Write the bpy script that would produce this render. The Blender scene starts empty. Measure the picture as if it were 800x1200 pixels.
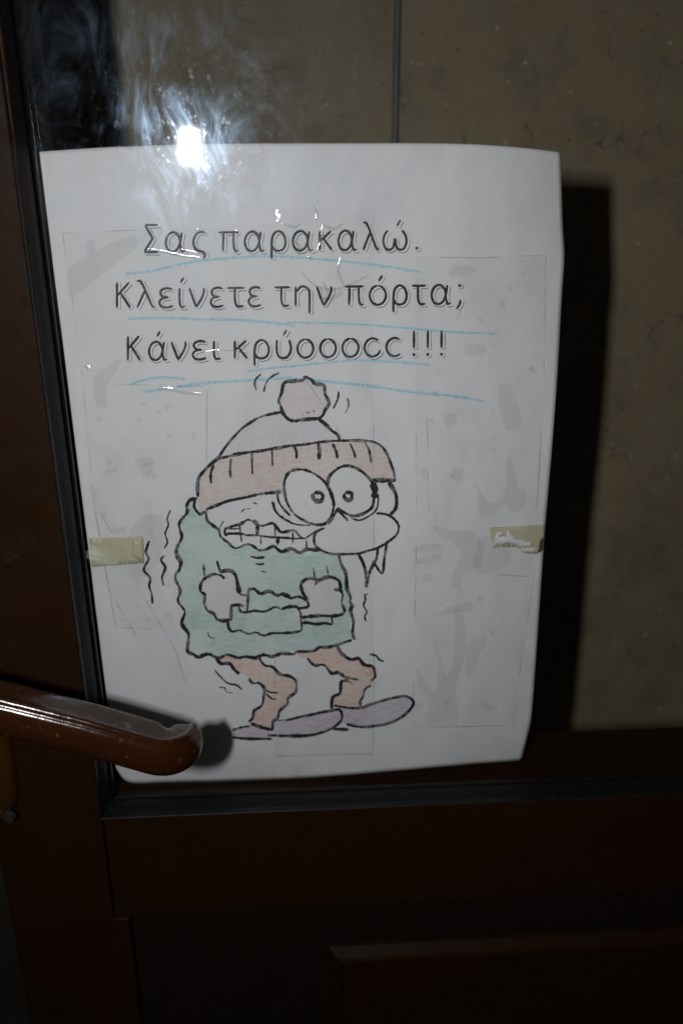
import bpy, bmesh, math, random
from mathutils import Vector, geometry, noise
random.seed(7)
S = bpy.context.scene
COL = S.collection
# ------------------------------------------------------------------ camera
F_PX = 1000.0                      # focal length for an 800 x 1200 frame
PITCH = math.atan(F_PX / 2597.0); YAW = math.radians(3.5)
CAM = Vector((0, -0.36, 1.35))
FW = Vector((math.sin(YAW) * math.cos(PITCH), math.cos(YAW) * math.cos(PITCH), -math.sin(PITCH)))
RT = Vector((math.cos(YAW), -math.sin(YAW), 0)); UP = RT.cross(FW)
cd = bpy.data.cameras.new('camera'); cam = bpy.data.objects.new('camera', cd); COL.objects.link(cam)
cam.location = CAM; cam.rotation_euler = FW.to_track_quat('-Z', 'Y').to_euler()
cd.sensor_fit = 'VERTICAL'; cd.sensor_height = 36; cd.lens = F_PX / 1200 * 36
cd.clip_start = 0.01; cd.clip_end = 50
cd.dof.use_dof = True; cd.dof.focus_distance = 0.37; cd.dof.aperture_fstop = 7.1
S.camera = cam
# ------------------------------------------------------------------ light: dim room + the camera flash
W = bpy.data.worlds.new('World'); S.world = W; W.use_nodes = True
W.node_tree.nodes['Background'].inputs[0].default_value = (1.0, 0.80, 0.62, 1)
W.node_tree.nodes['Background'].inputs[1].default_value = 0.006
ld = bpy.data.lights.new('camera_flash', 'AREA'); flash = bpy.data.objects.new('camera_flash', ld); COL.objects.link(flash)
flash.location = CAM + Vector((-0.0785, -0.0485, 0.0285))
ld.shape = 'RECTANGLE'; ld.size = 0.012; ld.size_y = 0.024
ld.energy = 0.68; ld.color = (0.985, 0.99, 1.0); ld.spread = math.radians(140)
flash.rotation_euler = (FW + Vector((0.16, 0, 0.02))).normalized().to_track_quat('-Z', 'Y').to_euler()
S.view_settings.view_transform = 'Standard'; S.view_settings.look = 'None'
S.view_settings.exposure = 0; S.view_settings.gamma = 1
S.render.engine = 'CYCLES'
S.cycles.transparent_max_bounces = 32; S.cycles.max_bounces = 8
S.cycles.sample_clamp_indirect = 3

def at(px, py, Y):
    d = FW * F_PX + RT * (px - 400) - UP * (py - 600)
    return CAM + d * ((Y - CAM.y) / d.y)

# ------------------------------------------------------------------ materials
def mat(name):
    m = bpy.data.materials.new(name); m.use_nodes = True
    nt = m.node_tree
    return m, nt, nt.nodes, nt.links, nt.nodes['Principled BSDF']
def N(nt, kind, **kw):
    n = nt.nodes.new(kind)
    for k, v in kw.items():
        if k in n.inputs.keys(): n.inputs[k].default_value = v
        else: setattr(n, k, v)
    return n
def pos(nt, scale=(1, 1, 1)):
    g = N(nt, 'ShaderNodeNewGeometry'); mp = N(nt, 'ShaderNodeMapping'); mp.inputs['Scale'].default_value = scale
    nt.links.new(g.outputs['Position'], mp.inputs['Vector']); return mp.outputs['Vector']
def noi(nt, vec, scale, detail=4, rough=.6):
    n = N(nt, 'ShaderNodeTexNoise'); n.inputs['Scale'].default_value = scale
    n.inputs['Detail'].default_value = detail; n.inputs['Roughness'].default_value = rough
    nt.links.new(vec, n.inputs['Vector']); return n.outputs['Fac']
def ramp(nt, fac, stops):
    r = N(nt, 'ShaderNodeValToRGB'); nt.links.new(fac, r.inputs[0]); e = r.color_ramp.elements
    while len(e) < len(stops): e.new(.5)
    for x, (p, c) in zip(e, stops):
        x.position = p; x.color = (c, c, c, 1) if isinstance(c, (int, float)) else (*c, 1)
    return r.outputs[0]
def mixc(nt, fac, a, b):
    m = N(nt, 'ShaderNodeMix'); m.data_type = 'RGBA'
    for sock, v in ((m.inputs[0], fac), (m.inputs[6], a), (m.inputs[7], b)):
        if isinstance(v, (int, float)): sock.default_value = v
        elif isinstance(v, tuple): sock.default_value = (*v, 1)
        else: nt.links.new(v, sock)
    return m.outputs[2]
def bump(nt, h, strength, dist, target):
    b = N(nt, 'ShaderNodeBump'); b.inputs['Strength'].default_value = strength; b.inputs['Distance'].default_value = dist
    nt.links.new(h, b.inputs['Height']); nt.links.new(b.outputs[0], target.inputs['Normal'])

def mat_paper():
    m, nt, ns, L, P = mat('sheet_paper')
    v = pos(nt)
    c = mixc(nt, noi(nt, v, 60, 6), (.765, .775, .785), (.825, .83, .83))
    spk = ramp(nt, noi(nt, v, 900, 2), [(.70, 0), (.76, .35)])
    c = mixc(nt, spk, c, (.62, .62, .64))
    L.new(c, P.inputs['Base Color']); P.inputs['Roughness'].default_value = .55; P.inputs['Specular IOR Level'].default_value = .3
    bump(nt, noi(nt, v, 1500, 3), .25, .00003, P); return m
def mat_ink(name, amount):
    m, nt, ns, L, P = mat(name)
    v = pos(nt)
    a = ramp(nt, noi(nt, v, 230, 2), [(.52, .06), (.58, 1)]); b = ramp(nt, noi(nt, v, 1700, 3), [(.40, .25), (.60, 1)])
    f = N(nt, 'ShaderNodeMath', operation='MULTIPLY'); L.new(b, f.inputs[0]); L.new(a, f.inputs[1])
    g = N(nt, 'ShaderNodeMath', operation='MULTIPLY'); L.new(f.outputs[0], g.inputs[0]); g.inputs[1].default_value = amount
    L.new(mixc(nt, g.outputs[0], (.012, .010, .014), (.42, .42, .42)), P.inputs['Base Color'])
    P.inputs['Roughness'].default_value = .5; return m
def mat_pencil(name, col, col2, cover=.9, streak=(260, 260, 900)):
    m, nt, ns, L, P = mat(name)
    v = pos(nt, streak)
    f = noi(nt, v, 1, 5, .7); g = noi(nt, pos(nt), 45, 3)
    c = mixc(nt, ramp(nt, g, [(.38, 0), (.62, 1)]), col, col2)
    c = mixc(nt, ramp(nt, f, [(.35, 1 - cover), (.75, 1)]), c, (.76, .77, .78))
    c2 = mixc(nt, .5, c, c); L.new(c2, P.inputs['Base Color'])
    P.inputs['Roughness'].default_value = .6; return m
def mat_crayon():
    m, nt, ns, L, P = mat('blue_crayon')
    f = noi(nt, pos(nt), 900, 4, .8)
    L.new(mixc(nt, ramp(nt, f, [(.42, 0), (.60, 1)]), (.27, .63, .76), (.68, .77, .80)), P.inputs['Base Color'])
    P.inputs['Roughness'].default_value = .6; return m
def mat_plain(name, c, r=.6):
    m, nt, ns, L, P = mat(name)
    L.new(mixc(nt, noi(nt, pos(nt), 700, 3), c, tuple(x * .8 for x in c)), P.inputs['Base Color']); P.inputs['Roughness'].default_value = r; return m
def mat_film(name, tint=.97, bumpd=.0004, rough=.06, gain=1.0, scale=70):
    m, nt, ns, L, P = mat(name); ns.remove(P)
    out = ns['Material Output']
    t = N(nt, 'ShaderNodeBsdfTransparent'); t.inputs[0].default_value = (tint, tint, tint * .995, 1)
    g = N(nt, 'ShaderNodeBsdfGlossy'); g.inputs['Roughness'].default_value = rough
    lw = N(nt, 'ShaderNodeLayerWeight'); lw.inputs[0].default_value = .5
    pw = N(nt, 'ShaderNodeMath', operation='POWER'); L.new(lw.outputs['Facing'], pw.inputs[0]); pw.inputs[1].default_value = 5
    fr = N(nt, 'ShaderNodeMath', operation='MULTIPLY_ADD'); L.new(pw.outputs[0], fr.inputs[0]); fr.inputs[1].default_value = .96; fr.inputs[2].default_value = .04
    mu = N(nt, 'ShaderNodeMath', operation='MULTIPLY'); L.new(fr.outputs[0], mu.inputs[0]); mu.inputs[1].default_value = gain
    mx = N(nt, 'ShaderNodeMixShader'); L.new(mu.outputs[0], mx.inputs[0]); L.new(t.outputs[0], mx.inputs[1]); L.new(g.outputs[0], mx.inputs[2])
    bump(nt, noi(nt, pos(nt), scale, 4, .55), .6, bumpd, g)
    L.new(mx.outputs[0], out.inputs[0]); return m
def mat_glass():
    m, nt, ns, L, P = mat('window_glass'); ns.remove(P); out = ns['Material Output']
    t = N(nt, 'ShaderNodeBsdfTransparent'); t.inputs[0].default_value = (.985, .987, .99, 1)
    g = N(nt, 'ShaderNodeBsdfGlossy'); g.inputs['Roughness'].default_value = .028
    lw = N(nt, 'ShaderNodeLayerWeight'); lw.inputs[0].default_value = .5
    pw = N(nt, 'ShaderNodeMath', operation='POWER'); L.new(lw.outputs['Facing'], pw.inputs[0]); pw.inputs[1].default_value = 5
    fr = N(nt, 'ShaderNodeMath', operation='MULTIPLY_ADD'); L.new(pw.outputs[0], fr.inputs[0]); fr.inputs[1].default_value = .96; fr.inputs[2].default_value = .04
    mx = N(nt, 'ShaderNodeMixShader'); L.new(fr.outputs[0], mx.inputs[0]); L.new(t.outputs[0], mx.inputs[1]); L.new(g.outputs[0], mx.inputs[2])
    # greasy wiping marks: thin film scattering light around the mirror direction
    s = N(nt, 'ShaderNodeBsdfGlossy'); s.inputs['Roughness'].default_value = .22; s.inputs['Color'].default_value = (.52, .74, 1, 1)
    wob = N(nt, 'ShaderNodeTexNoise'); wob.inputs['Scale'].default_value = 16; L.new(pos(nt), wob.inputs['Vector'])
    wv = N(nt, 'ShaderNodeVectorMath', operation='MULTIPLY_ADD'); L.new(wob.outputs['Color'], wv.inputs[0]); wv.inputs[1].default_value = (.09, .0, .09); L.new(pos(nt), wv.inputs[2])
    sm = N(nt, 'ShaderNodeMapping'); sm.inputs['Rotation'].default_value = (0, .7, 0); sm.inputs['Scale'].default_value = (1, 1, .28); L.new(wv.outputs[0], sm.inputs['Vector'])
    a = noi(nt, sm.outputs[0], 120, 8, .7); b = noi(nt, pos(nt, (1, 1, 1)), 34, 4, .6)
    ml = N(nt, 'ShaderNodeMath', operation='MULTIPLY')
    L.new(ramp(nt, a, [(.44, .02), (.54, .30), (.64, 1)]), ml.inputs[0]); L.new(ramp(nt, b, [(.40, .05), (.62, 1)]), ml.inputs[1])
    sc = N(nt, 'ShaderNodeMath', operation='MULTIPLY'); L.new(ml.outputs[0], sc.inputs[0]); sc.inputs[1].default_value = .044
    m2 = N(nt, 'ShaderNodeMixShader'); L.new(sc.outputs[0], m2.inputs[0]); L.new(mx.outputs[0], m2.inputs[1]); L.new(s.outputs[0], m2.inputs[2])
    s2 = N(nt, 'ShaderNodeBsdfGlossy'); s2.inputs['Roughness'].default_value = .17; s2.inputs['Color'].default_value = (.8, .9, 1, 1)
    c = noi(nt, pos(nt, (1, 1, .8)), 240, 6, .75)
    m3 = N(nt, 'ShaderNodeMixShader'); L.new(ramp(nt, c, [(.58, 0), (.70, .035)]), m3.inputs[0]); L.new(m2.outputs[0], m3.inputs[1]); L.new(s2.outputs[0], m3.inputs[2])
    L.new(m3.outputs[0], out.inputs[0]); return m
def mat_paint(name, c, rough=.38, wear=0, spec=.5, grain=0):
    m, nt, ns, L, P = mat(name)
    v = pos(nt); base = mixc(nt, noi(nt, v, 25, 5), c, tuple(x * .65 for x in c))
    sp = ramp(nt, noi(nt, v, 260, 4, .7), [(.66, 0), (.72, .5)])
    base = mixc(nt, sp, base, tuple(min(1, x * 2.4 + .012) for x in c))
    if name == 'brown_door_paint':
        q = ramp(nt, noi(nt, pos(nt, (1, 1, 3)), 32, 8, .8), [(.66, 0), (.70, .5)])
        base = mixc(nt, q, base, (.10, .07, .05))
    if wear:
        w = ramp(nt, noi(nt, v, 170, 6, .75), [(.60, 0), (.68, wear)])
        base = mixc(nt, w, base, (.23, .17, .13))
    L.new(base, P.inputs['Base Color']); P.inputs['Specular IOR Level'].default_value = spec
    L.new(ramp(nt, noi(nt, v, 80, 5), [(.3, rough * .75), (.75, rough * 1.5)]), P.inputs['Roughness'])
    bump(nt, noi(nt, v, 240 if not grain else grain, 4), .35, .0003, P); return m
def mat_rubber():
    m, nt, ns, L, P = mat('black_rubber')
    v = pos(nt)
    dust = ramp(nt, noi(nt, v, 420, 5, .7), [(.55, 0), (.76, .7)])
    L.new(mixc(nt, dust, (.005, .005, .006), (.035, .034, .033)), P.inputs['Base Color']); P.inputs['Roughness'].default_value = .42; P.inputs['Specular IOR Level'].default_value = .25
    bump(nt, noi(nt, v, 500, 3), .3, .0002, P); return m
def mat_wall():
    m, nt, ns, L, P = mat('painted_plaster')
    v = pos(nt)
    c = mixc(nt, ramp(nt, noi(nt, v, 9, 6, .65), [(.3, 0), (.7, 1)]), (.41, .335, .205), (.29, .235, .138))
    c = mixc(nt, ramp(nt, noi(nt, v, 34, 5, .7), [(.52, 0), (.70, .6)]), c, (.20, .165, .11))
    c = mixc(nt, ramp(nt, noi(nt, pos(nt, (1, 1, .35)), 75, 6, .75), [(.55, 0), (.68, .35)]), c, (.46, .40, .29))
    # hairline cracks and black specks
    wv = N(nt, 'ShaderNodeTexVoronoi', feature='DISTANCE_TO_EDGE'); wv.inputs['Scale'].default_value = 11
    ad = N(nt, 'ShaderNodeVectorMath', operation='MULTIPLY_ADD')
    nz = N(nt, 'ShaderNodeTexNoise'); nz.inputs['Scale'].default_value = 28; nz.inputs['Detail'].default_value = 5; L.new(v, nz.inputs['Vector'])
    L.new(nz.outputs['Color'], ad.inputs[0]); ad.inputs[1].default_value = (.07, .07, .07); L.new(v, ad.inputs[2]); L.new(ad.outputs[0], wv.inputs['Vector'])
    cr = ramp(nt, wv.outputs['Distance'], [(0, 1), (.012, 0)])
    gate = ramp(nt, noi(nt, v, 22, 3), [(.50, 0), (.60, .85)])
    mm = N(nt, 'ShaderNodeMath', operation='MULTIPLY'); L.new(cr, mm.inputs[0]); L.new(gate, mm.inputs[1])
    c = mixc(nt, mm.outputs[0], c, (.09, .075, .055))
    c = mixc(nt, ramp(nt, noi(nt, v, 210, 2, .5), [(.715, 0), (.76, .8)]), c, (.06, .05, .04))
    c = mixc(nt, ramp(nt, noi(nt, pos(nt, (1.02, 1.0, .97)), 190, 2, .5), [(.735, 0), (.76, .8)]), c, (.8, .78, .72))
    L.new(c, P.inputs['Base Color']); P.inputs['Roughness'].default_value = .6
    bump(nt, noi(nt, v, 90, 6, .7), .5, .0008, P); return m
def mat_tape():
    m, nt, ns, L, P = mat('masking_tape_crepe')
    v = pos(nt, (1, 1, .25))
    L.new(mixc(nt, noi(nt, v, 500, 4), (.50, .49, .32), (.60, .59, .42)), P.inputs['Base Color']); P.inputs['Roughness'].default_value = .5
    bump(nt, noi(nt, v, 1200, 3), .5, .0001, P); return m

M = dict(paper=mat_paper(), ink=mat_ink('drawing_ink', .62), print=mat_ink('lettering_ink', .22), crayon=mat_crayon(), glass=mat_glass(), rubber=mat_rubber(), wall=mat_wall(), tape=mat_tape(),
    halo=mat_plain('letter_halo', (.96, .96, .965)), shade=mat_plain('letter_grey_edge', (.24, .25, .27)), faint=mat_plain('faint_pencil', (.5, .5, .52)),
    teal=mat_pencil('teal_pencil', (.37, .61, .54), (.58, .73, .69), .9), pink=mat_pencil('pink_pencil', (.67, .48, .42), (.72, .58, .52)),
    palepink=mat_pencil('pale_pink_pencil', (.70, .60, .56), (.74, .67, .64), .85), salmon=mat_pencil('salmon_pencil', (.74, .39, .29), (.78, .54, .44), .95),
    lilac=mat_pencil('lilac_pencil', (.52, .43, .52), (.60, .54, .60), .95), skin=mat_pencil('mauve_pencil', (.70, .66, .70), (.73, .70, .73), .8),
    brown=mat_paint('brown_door_paint', (.026, .0105, .0026), .46, 0, .12), lever=mat_paint('brown_lever_paint', (.044, .013, .0035), .15, .6, .5),
    brass=mat_paint('amber_brass', (.055, .022, .004), .16, .2, .9), panel=mat_paint('dark_panel_paint', (.0150, .0092, .0058), .45, 0, .2), jamb=mat_paint('grey_jamb_paint', (.022, .020, .018), .5), strip=mat_paint('grey_strip_paint', (.20, .215, .22), .4),
    film=mat_film('clear_tape_film', .999, .0016, .06, .7, 60), wrinkle=mat_film('creased_film', .985, .00015, .10, 3.0, 500), steel=mat_paint('dull_screw', (.04, .03, .022), .35),
    resin=mat_paint('torn_paper', (.95, .92, .93), .6))

def gluemat():
    m, nt, ns, L, P = mat('tape_glue_mark'); ns.remove(P); out = ns['Material Output']
    t = N(nt, 'ShaderNodeBsdfTransparent')
    L.new(mixc(nt, noi(nt, pos(nt), 120, 3), (.925, .925, .93), (.965, .965, .97)), t.inputs[0]); L.new(t.outputs[0], out.inputs[0]); return m
M['glue'] = gluemat()
def edgemat():
    m, nt, ns, L, P = mat('tape_cut_edge'); ns.remove(P); out = ns['Material Output']
    t = N(nt, 'ShaderNodeBsdfTransparent')
    L.new(mixc(nt, ramp(nt, noi(nt, pos(nt), 90, 3), [(.40, 0), (.58, 1)]), (.74, .74, .75), (.98, .98, .98)), t.inputs[0]); L.new(t.outputs[0], out.inputs[0]); return m
M['edge'] = edgemat()

# ------------------------------------------------------------------ object helpers
def link(name, bm, m, parent=None, smooth=False):
    me = bpy.data.meshes.new(name); bm.to_mesh(me); bm.free(); me.materials.append(m)
    if smooth:
        for p in me.polygons: p.use_smooth = True
    o = bpy.data.objects.new(name, me); COL.objects.link(o)
    if parent: o.parent = parent; o.matrix_parent_inverse = parent.matrix_world.inverted()
    return o
def tag(o, label=None, cat=None, group=None, kind=None):
    for k, v in (('label', label), ('category', cat), ('group', group), ('kind', kind)):
        if v: o[k] = v
    return o
def empty(name, loc):
    o = bpy.data.objects.new(name, None); COL.objects.link(o); o.location = loc; o.empty_display_size = .02
    bpy.context.view_layer.update(); return o
def box(bm, x0, x1, y0, y1, z0, z1, bev=0):
    b = bmesh.new(); bmesh.ops.create_cube(b, size=1)
    for v in b.verts: v.co = Vector(((x0 + x1) / 2 + v.co.x * (x1 - x0), (y0 + y1) / 2 + v.co.y * (y1 - y0), (z0 + z1) / 2 + v.co.z * (z1 - z0)))
    if bev: bmesh.ops.bevel(b, geom=b.edges[:], offset=bev, segments=3, affect='EDGES', profile=.5)
    me = bpy.data.meshes.new('t'); b.to_mesh(me); b.free(); bm.from_mesh(me); bpy.data.meshes.remove(me)
def prism(bm, pts, axis_from, axis_to):
    """pts: outline in 3-D; extruded by the vector axis_to-axis_from"""
    d = axis_to - axis_from; a = [bm.verts.new(p) for p in pts]; b = [bm.verts.new(p + d) for p in pts]
    n = len(pts); bm.faces.new(a); bm.faces.new(b[::-1])
    for i in range(n): bm.faces.new((a[i], b[i], b[(i + 1) % n], a[(i + 1) % n]))
    bmesh.ops.recalc_face_normals(bm, faces=bm.faces[:])
def smoothline(pts, step=1.2, corner=False):
    if corner or len(pts) < 3:
        out = []
        for a, b in zip(pts, pts[1:]):
            n = max(1, int(math.dist(a, b) / step))
            out += [(a[0] + (b[0] - a[0]) * i / n, a[1] + (b[1] - a[1]) * i / n) for i in range(n)]
        return out + [pts[-1]]
    closed = math.dist(pts[0], pts[-1]) < .5
    P = ([pts[-2]] + pts + [pts[1]]) if closed else ([pts[0]] + pts + [pts[-1]])
    out = []
    for i in range(1, len(P) - 2):
        p0, p1, p2, p3 = P[i - 1:i + 3]; n = max(1, int(math.dist(p1, p2) / step))
        for k in range(n):
            t = k / n
            out.append(tuple(.5 * (2 * p1[j] + (p2[j] - p0[j]) * t + (2 * p0[j] - 5 * p1[j] + 4 * p2[j] - p3[j]) * t * t + (3 * p1[j] - p0[j] - 3 * p2[j] + p3[j]) * t ** 3) for j in (0, 1)))
    return out + [pts[-1]]

# ------------------------------------------------------------------ wall beyond the glass
WALL_Y = .275
wb = bmesh.new()
seam = at(465, 80, WALL_Y).x
box(wb, -1.2, seam - .0021, WALL_Y, WALL_Y + .08, .2, 2.4, .001); box(wb, seam + .0020, 1.4, WALL_Y, WALL_Y + .08, .2, 2.4, .001)
wall = link('wall', wb, M['wall']); tag(wall, kind='structure')
sb = bmesh.new(); box(sb, seam - .0018, seam + .0012, WALL_Y + .0005, WALL_Y + .05, .2, 2.4, .0005); link('joint_strip', sb, M['strip'], wall)

# ------------------------------------------------------------------ the door
GX0 = at(117, 770, 0).x            # visible left edge of the pane
GZ0 = at(400, 921, 0).z            # visible bottom edge of the pane
FRONT = -.011                      # face of stile and rail
OX = at(105, 850, FRONT).x; OZ = at(400, 945, FRONT).z      # outer edge of the rubber bead
RAIL_Z = at(400, 1064, FRONT).z; STX = at(26, 1150, FRONT).x
XR = .42; ZT = 1.75
door = empty('glazed_door', (OX, 0, OZ)); tag(door, 'dark brown door with a large glass pane, black rubber glazing bead and a lever handle', 'door')
LX = at(159, 1140, FRONT).x
b = bmesh.new(); box(b, STX, OX, FRONT, .045, .75, ZT, .0012); box(b, OX - .002, LX - .0003, FRONT + .0003, .044, .75, RAIL_Z - .0006, .0008); link('stile', b, M['brown'], door)
b = bmesh.new(); box(b, OX + .0004, XR, FRONT + .0012, .045, RAIL_Z, OZ, .0012); link('bottom_rail', b, M['brown'], door)
LX = at(159, 1140, FRONT).x
b = bmesh.new(); box(b, LX, XR, FRONT + .0045, .04, .75, RAIL_Z - .0004, .0008); link('lower_panel', b, M['panel'], door)
# raised field with a bevelled moulding
q = at(385, 1114, FRONT); fx, fz = q.x, q.z
b = bmesh.new()
def ring(d, y): return [b.verts.new((x, y, z)) for x, z in ((fx + d, fz - d), (XR - .005, fz - d), (XR - .005, .76), (fx + d, .76))]
prof = [(0, FRONT + .0046), (.0004, FRONT + .0026), (.0050, FRONT - .0012), (.0054, FRONT - .0022), (.0066, FRONT - .0027), (.0074, FRONT - .0020), (.0078, FRONT + .0010), (.012, FRONT + .0016), (.02, FRONT + .0016)]
rings = [ring(d, y) for d, y in prof]
for r0, r1 in zip(rings, rings[1:]):
    for i in range(4):
        if i in (0, 3): b.faces.new((r0[i], r0[(i + 1) % 4], r1[(i + 1) % 4], r1[i]))
b.faces.new(rings[-1]); bmesh.ops.recalc_face_normals(b, faces=b.faces[:]); link('panel_moulding', b, M['brown'], door)
# glass
b = bmesh.new(); box(b, GX0 - .006, XR, 0, .004, GZ0 - .006, ZT, 0); link('glass_pane', b, M['glass'], door)
# inner ledge of the rail seen through the glass
b = bmesh.new(); lz = at(400, 925, 0).z
LY = .0062
ly1 = .045
box(b, GX0 - .02, XR, LY, ly1, lz - .09, lz - .004, .002); link('inner_ledge', b, M['brown'], door)
# rubber bead, mitred at the corner: profile from the glass (0) out to the frame (1)
w_, h_ = GX0 - OX, GZ0 - OZ
bead = [(0, -.0002), (.03, -.0018), (.14, -.0026), (.20, -.0018), (.24, -.0012), (.29, -.0034), (.45, -.0060), (.60, -.0078), (.80, -.0100), (.86, -.0128), (.95, -.0132), (1.03, -.0112), (1.03, -.005)]
def bead_mesh(vertical):
    b = bmesh.new(); A = []; B = []
    for u, y in bead:
        x = GX0 - w_ * u; z = GZ0 - h_ * u
        A.append(b.verts.new((x, y, z))); B.append(b.verts.new((x - .0045, y, ZT) if vertical else (XR, y, z)))
    for i in range(len(A) - 1): b.faces.new((A[i], A[i + 1], B[i + 1], B[i]))
    bmesh.ops.recalc_face_normals(b, faces=b.faces[:])
    if b.faces[3].normal.y > 0: bmesh.ops.reverse_faces(b, faces=b.faces[:])
    return b
link('glazing_bead', bead_mesh(True), M['rubber'], door); link('glazing_bead', bead_mesh(False), M['rubber'], door)
# scuffed thin edge line where paint meets the bottom bead
b = bmesh.new(); box(b, OX - .0005, XR, FRONT - .0012, FRONT + .004, OZ - .0014, OZ + .0002, .0003); link('scuffed_edge', b, M['lever'], door)

# lever handle
HY = -.067
def lever_mesh():
    prof = [(.0085, .0072), (.003, .0078), (-.0035, .0076), (-.0050, .0079), (-.0060, .0090), (-.0074, .0090), (-.0082, .0078), (-.0084, .0066), (-.0094, .0060), (-.0103, .0035), (-.0106, 0),
            (-.0098, -.0045), (-.0078, -.0082), (-.0045, -.0108), (0, -.0116), (.0045, -.0108), (.0078, -.0078), (.0096, -.0035), (.0100, .001), (.0096, .005)]
    p0 = at(-260, 763, HY); p1 = at(100, 852, HY); p2 = at(178, 874.5, HY)
    path = [p0 + (p1 - p0) * t / 14 for t in range(14)] + [p1 + (p2 - p1) * t / 6 for t in range(6)]
    ax = (p2 - p1).normalized(); R = .0105
    for k in range(13):
        a = math.radians(k * 7.2); path.append(p2 + ax * (R * math.sin(a)) + Vector((0, R * (1 - math.cos(a)), 0)) + Vector((0, 0, -.0012 * k / 12)))
    end = path[-1]; tang = (path[-1] - path[-2]).normalized()
    b = bmesh.new(); rows = []
    n = len(path); caps = [(1.0, 0)] 
    for i, p in enumerate(path):
        t = (path[min(i + 1, n - 1)] - path[max(i - 1, 0)]).normalized()
        up = Vector((0, 0, 1)) - t * t.z; up.normalize(); dep = up.cross(t); 
        if dep.dot(Vector((0, 1, 0))) < 0 and i < n - 12: dep = -dep
        if i >= n - 12: 
            if dep.dot(last) < 0: dep = -dep
        last = dep
        s = .95
        kk = max(0, i - (n - 13)) / 12
        rows.append([b.verts.new(p + dep * (u * (1 - .62 * kk) if u > 0 else u) * s + up * v * s) for u, v in prof])
    for k, (s, adv) in enumerate(((.90, .0020), (.76, .0036), (.52, .0049), (.2, .0056))):
        rows.append([b.verts.new(end + tang * adv + last * (u * .38 if u > 0 else u) * s + up * v * s) for u, v in prof])
    m = len(prof)
    for r0, r1 in zip(rows, rows[1:]):
        for j in range(m): b.faces.new((r0[j], r0[(j + 1) % m], r1[(j + 1) % m], r1[j]))
    b.faces.new(rows[0]); b.faces.new(rows[-1][::-1]); bmesh.ops.recalc_face_normals(b, faces=b.faces[:]); return b
hb = lever_mesh(); lever = link('lever_handle', hb, M['lever'], door, True)
sub = lever.modifiers.new('sub', 'SUBSURF'); sub.levels = 1; sub.render_levels = 2
# backplate with a screw at its foot, neck out of frame
c0 = at(-22, 905, FRONT - .004)
b = bmesh.new(); pts = []
hw = at(17, 905, FRONT - .004).x - c0.x; zb = at(8, 968, FRONT - .004).z; zt = at(-10, 740, FRONT).z
outl = [(-hw, zt), (hw, zt), (hw, zb + .020), (hw * .85, zb + .012), (hw * .55, zb + .004), (0, zb - .001), (-hw * .55, zb + .004), (-hw * .85, zb + .012), (-hw, zb + .020)]
rings = []
for dd, y in ((0, FRONT + .001), (0, FRONT - .003), (.0015, FRONT - .0055), (.004, FRONT - .0068), (.008, FRONT - .0074)):
    rings.append([b.verts.new((c0.x + x * (1 - dd / hw), y, z + (dd if z < zb + .021 else 0))) for x, z in outl])
for r0, r1 in zip(rings, rings[1:]):
    for i in range(len(outl)): b.faces.new((r0[i], r0[(i + 1) % len(outl)], r1[(i + 1) % len(outl)], r1[i]))
b.faces.new(rings[-1]); bmesh.ops.recalc_face_normals(b, faces=b.faces[:]); plate = link('backplate', b, M['brass'], door, True)
b = bmesh.new(); bmesh.ops.create_cone(b, cap_ends=True, segments=20, radius1=.0032, radius2=.0024, depth=.002)
s0 = at(11, 958, FRONT - .008)
for v in b.verts: v.co = Vector((s0.x + v.co.x, s0.y - v.co.z * 1, s0.z + v.co.y))
link('screw', b, M['steel'], plate)
b = bmesh.new(); bmesh.ops.create_cone(b, cap_ends=True, segments=28, radius1=.011, radius2=.009, depth=abs(HY - FRONT))
n0 = at(-110, 805, HY)
for v in b.verts: v.co = Vector((n0.x + v.co.x, (HY + FRONT) / 2 - v.co.z, n0.z + v.co.y))
link('lever_neck', b, M['lever'], lever, True)

# door frame beside the hinge-less edge of the stile (grey sliver, bottom left)
b = bmesh.new(); box(b, STX - .12, STX - .003, .004, .06, .75, ZT, .002)
fr = link('door_frame', b, M['jamb']); tag(fr, 'dull grey door frame post seen at the bottom left beside the brown stile', 'door frame')

# ------------------------------------------------------------------ the sheet of paper
PY = .0068
TR = at(657, 178, PY)
def sheet_y(x, z):
    """depth of the paper behind the pane: right margin curls back, soft waves elsewhere"""
    e = max(0, (x - (TR.x - .046)) / .046); top = max(0, min(1, (z - 1.26) / .10))
    g = .0065 * e ** 2.2 * (.25 + .75 * top)
    g += .0006 * noise.noise(Vector((x * 22, 3.1, z * 14))) + .0006 * noise.noise(Vector((x * 75, 1.7, z * 40))) + .00010 * noise.noise(Vector((x * 210, 9.7, z * 160)))
    bt = max(0, (1.092 - z) / .03); g += .0022 * bt ** 2 * (0.5 + .5 * math.sin((x + .09) * 38))
    return PY + g
FLAT_Y = None
def hit(px, py, off=0.0):
    if FLAT_Y is not None: return at(px, py, FLAT_Y) - Vector((0, off, 0))
    Y = PY
    for _ in range(4):
        p = at(px, py, Y); Y = sheet_y(p.x, p.z)
    e = 1e-4
    n = Vector((-(sheet_y(p.x + e, p.z) - Y) / e, 1, -(sheet_y(p.x, p.z + e) - Y) / e)).normalized()
    return Vector((p.x, Y, p.z)) - n * off

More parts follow.
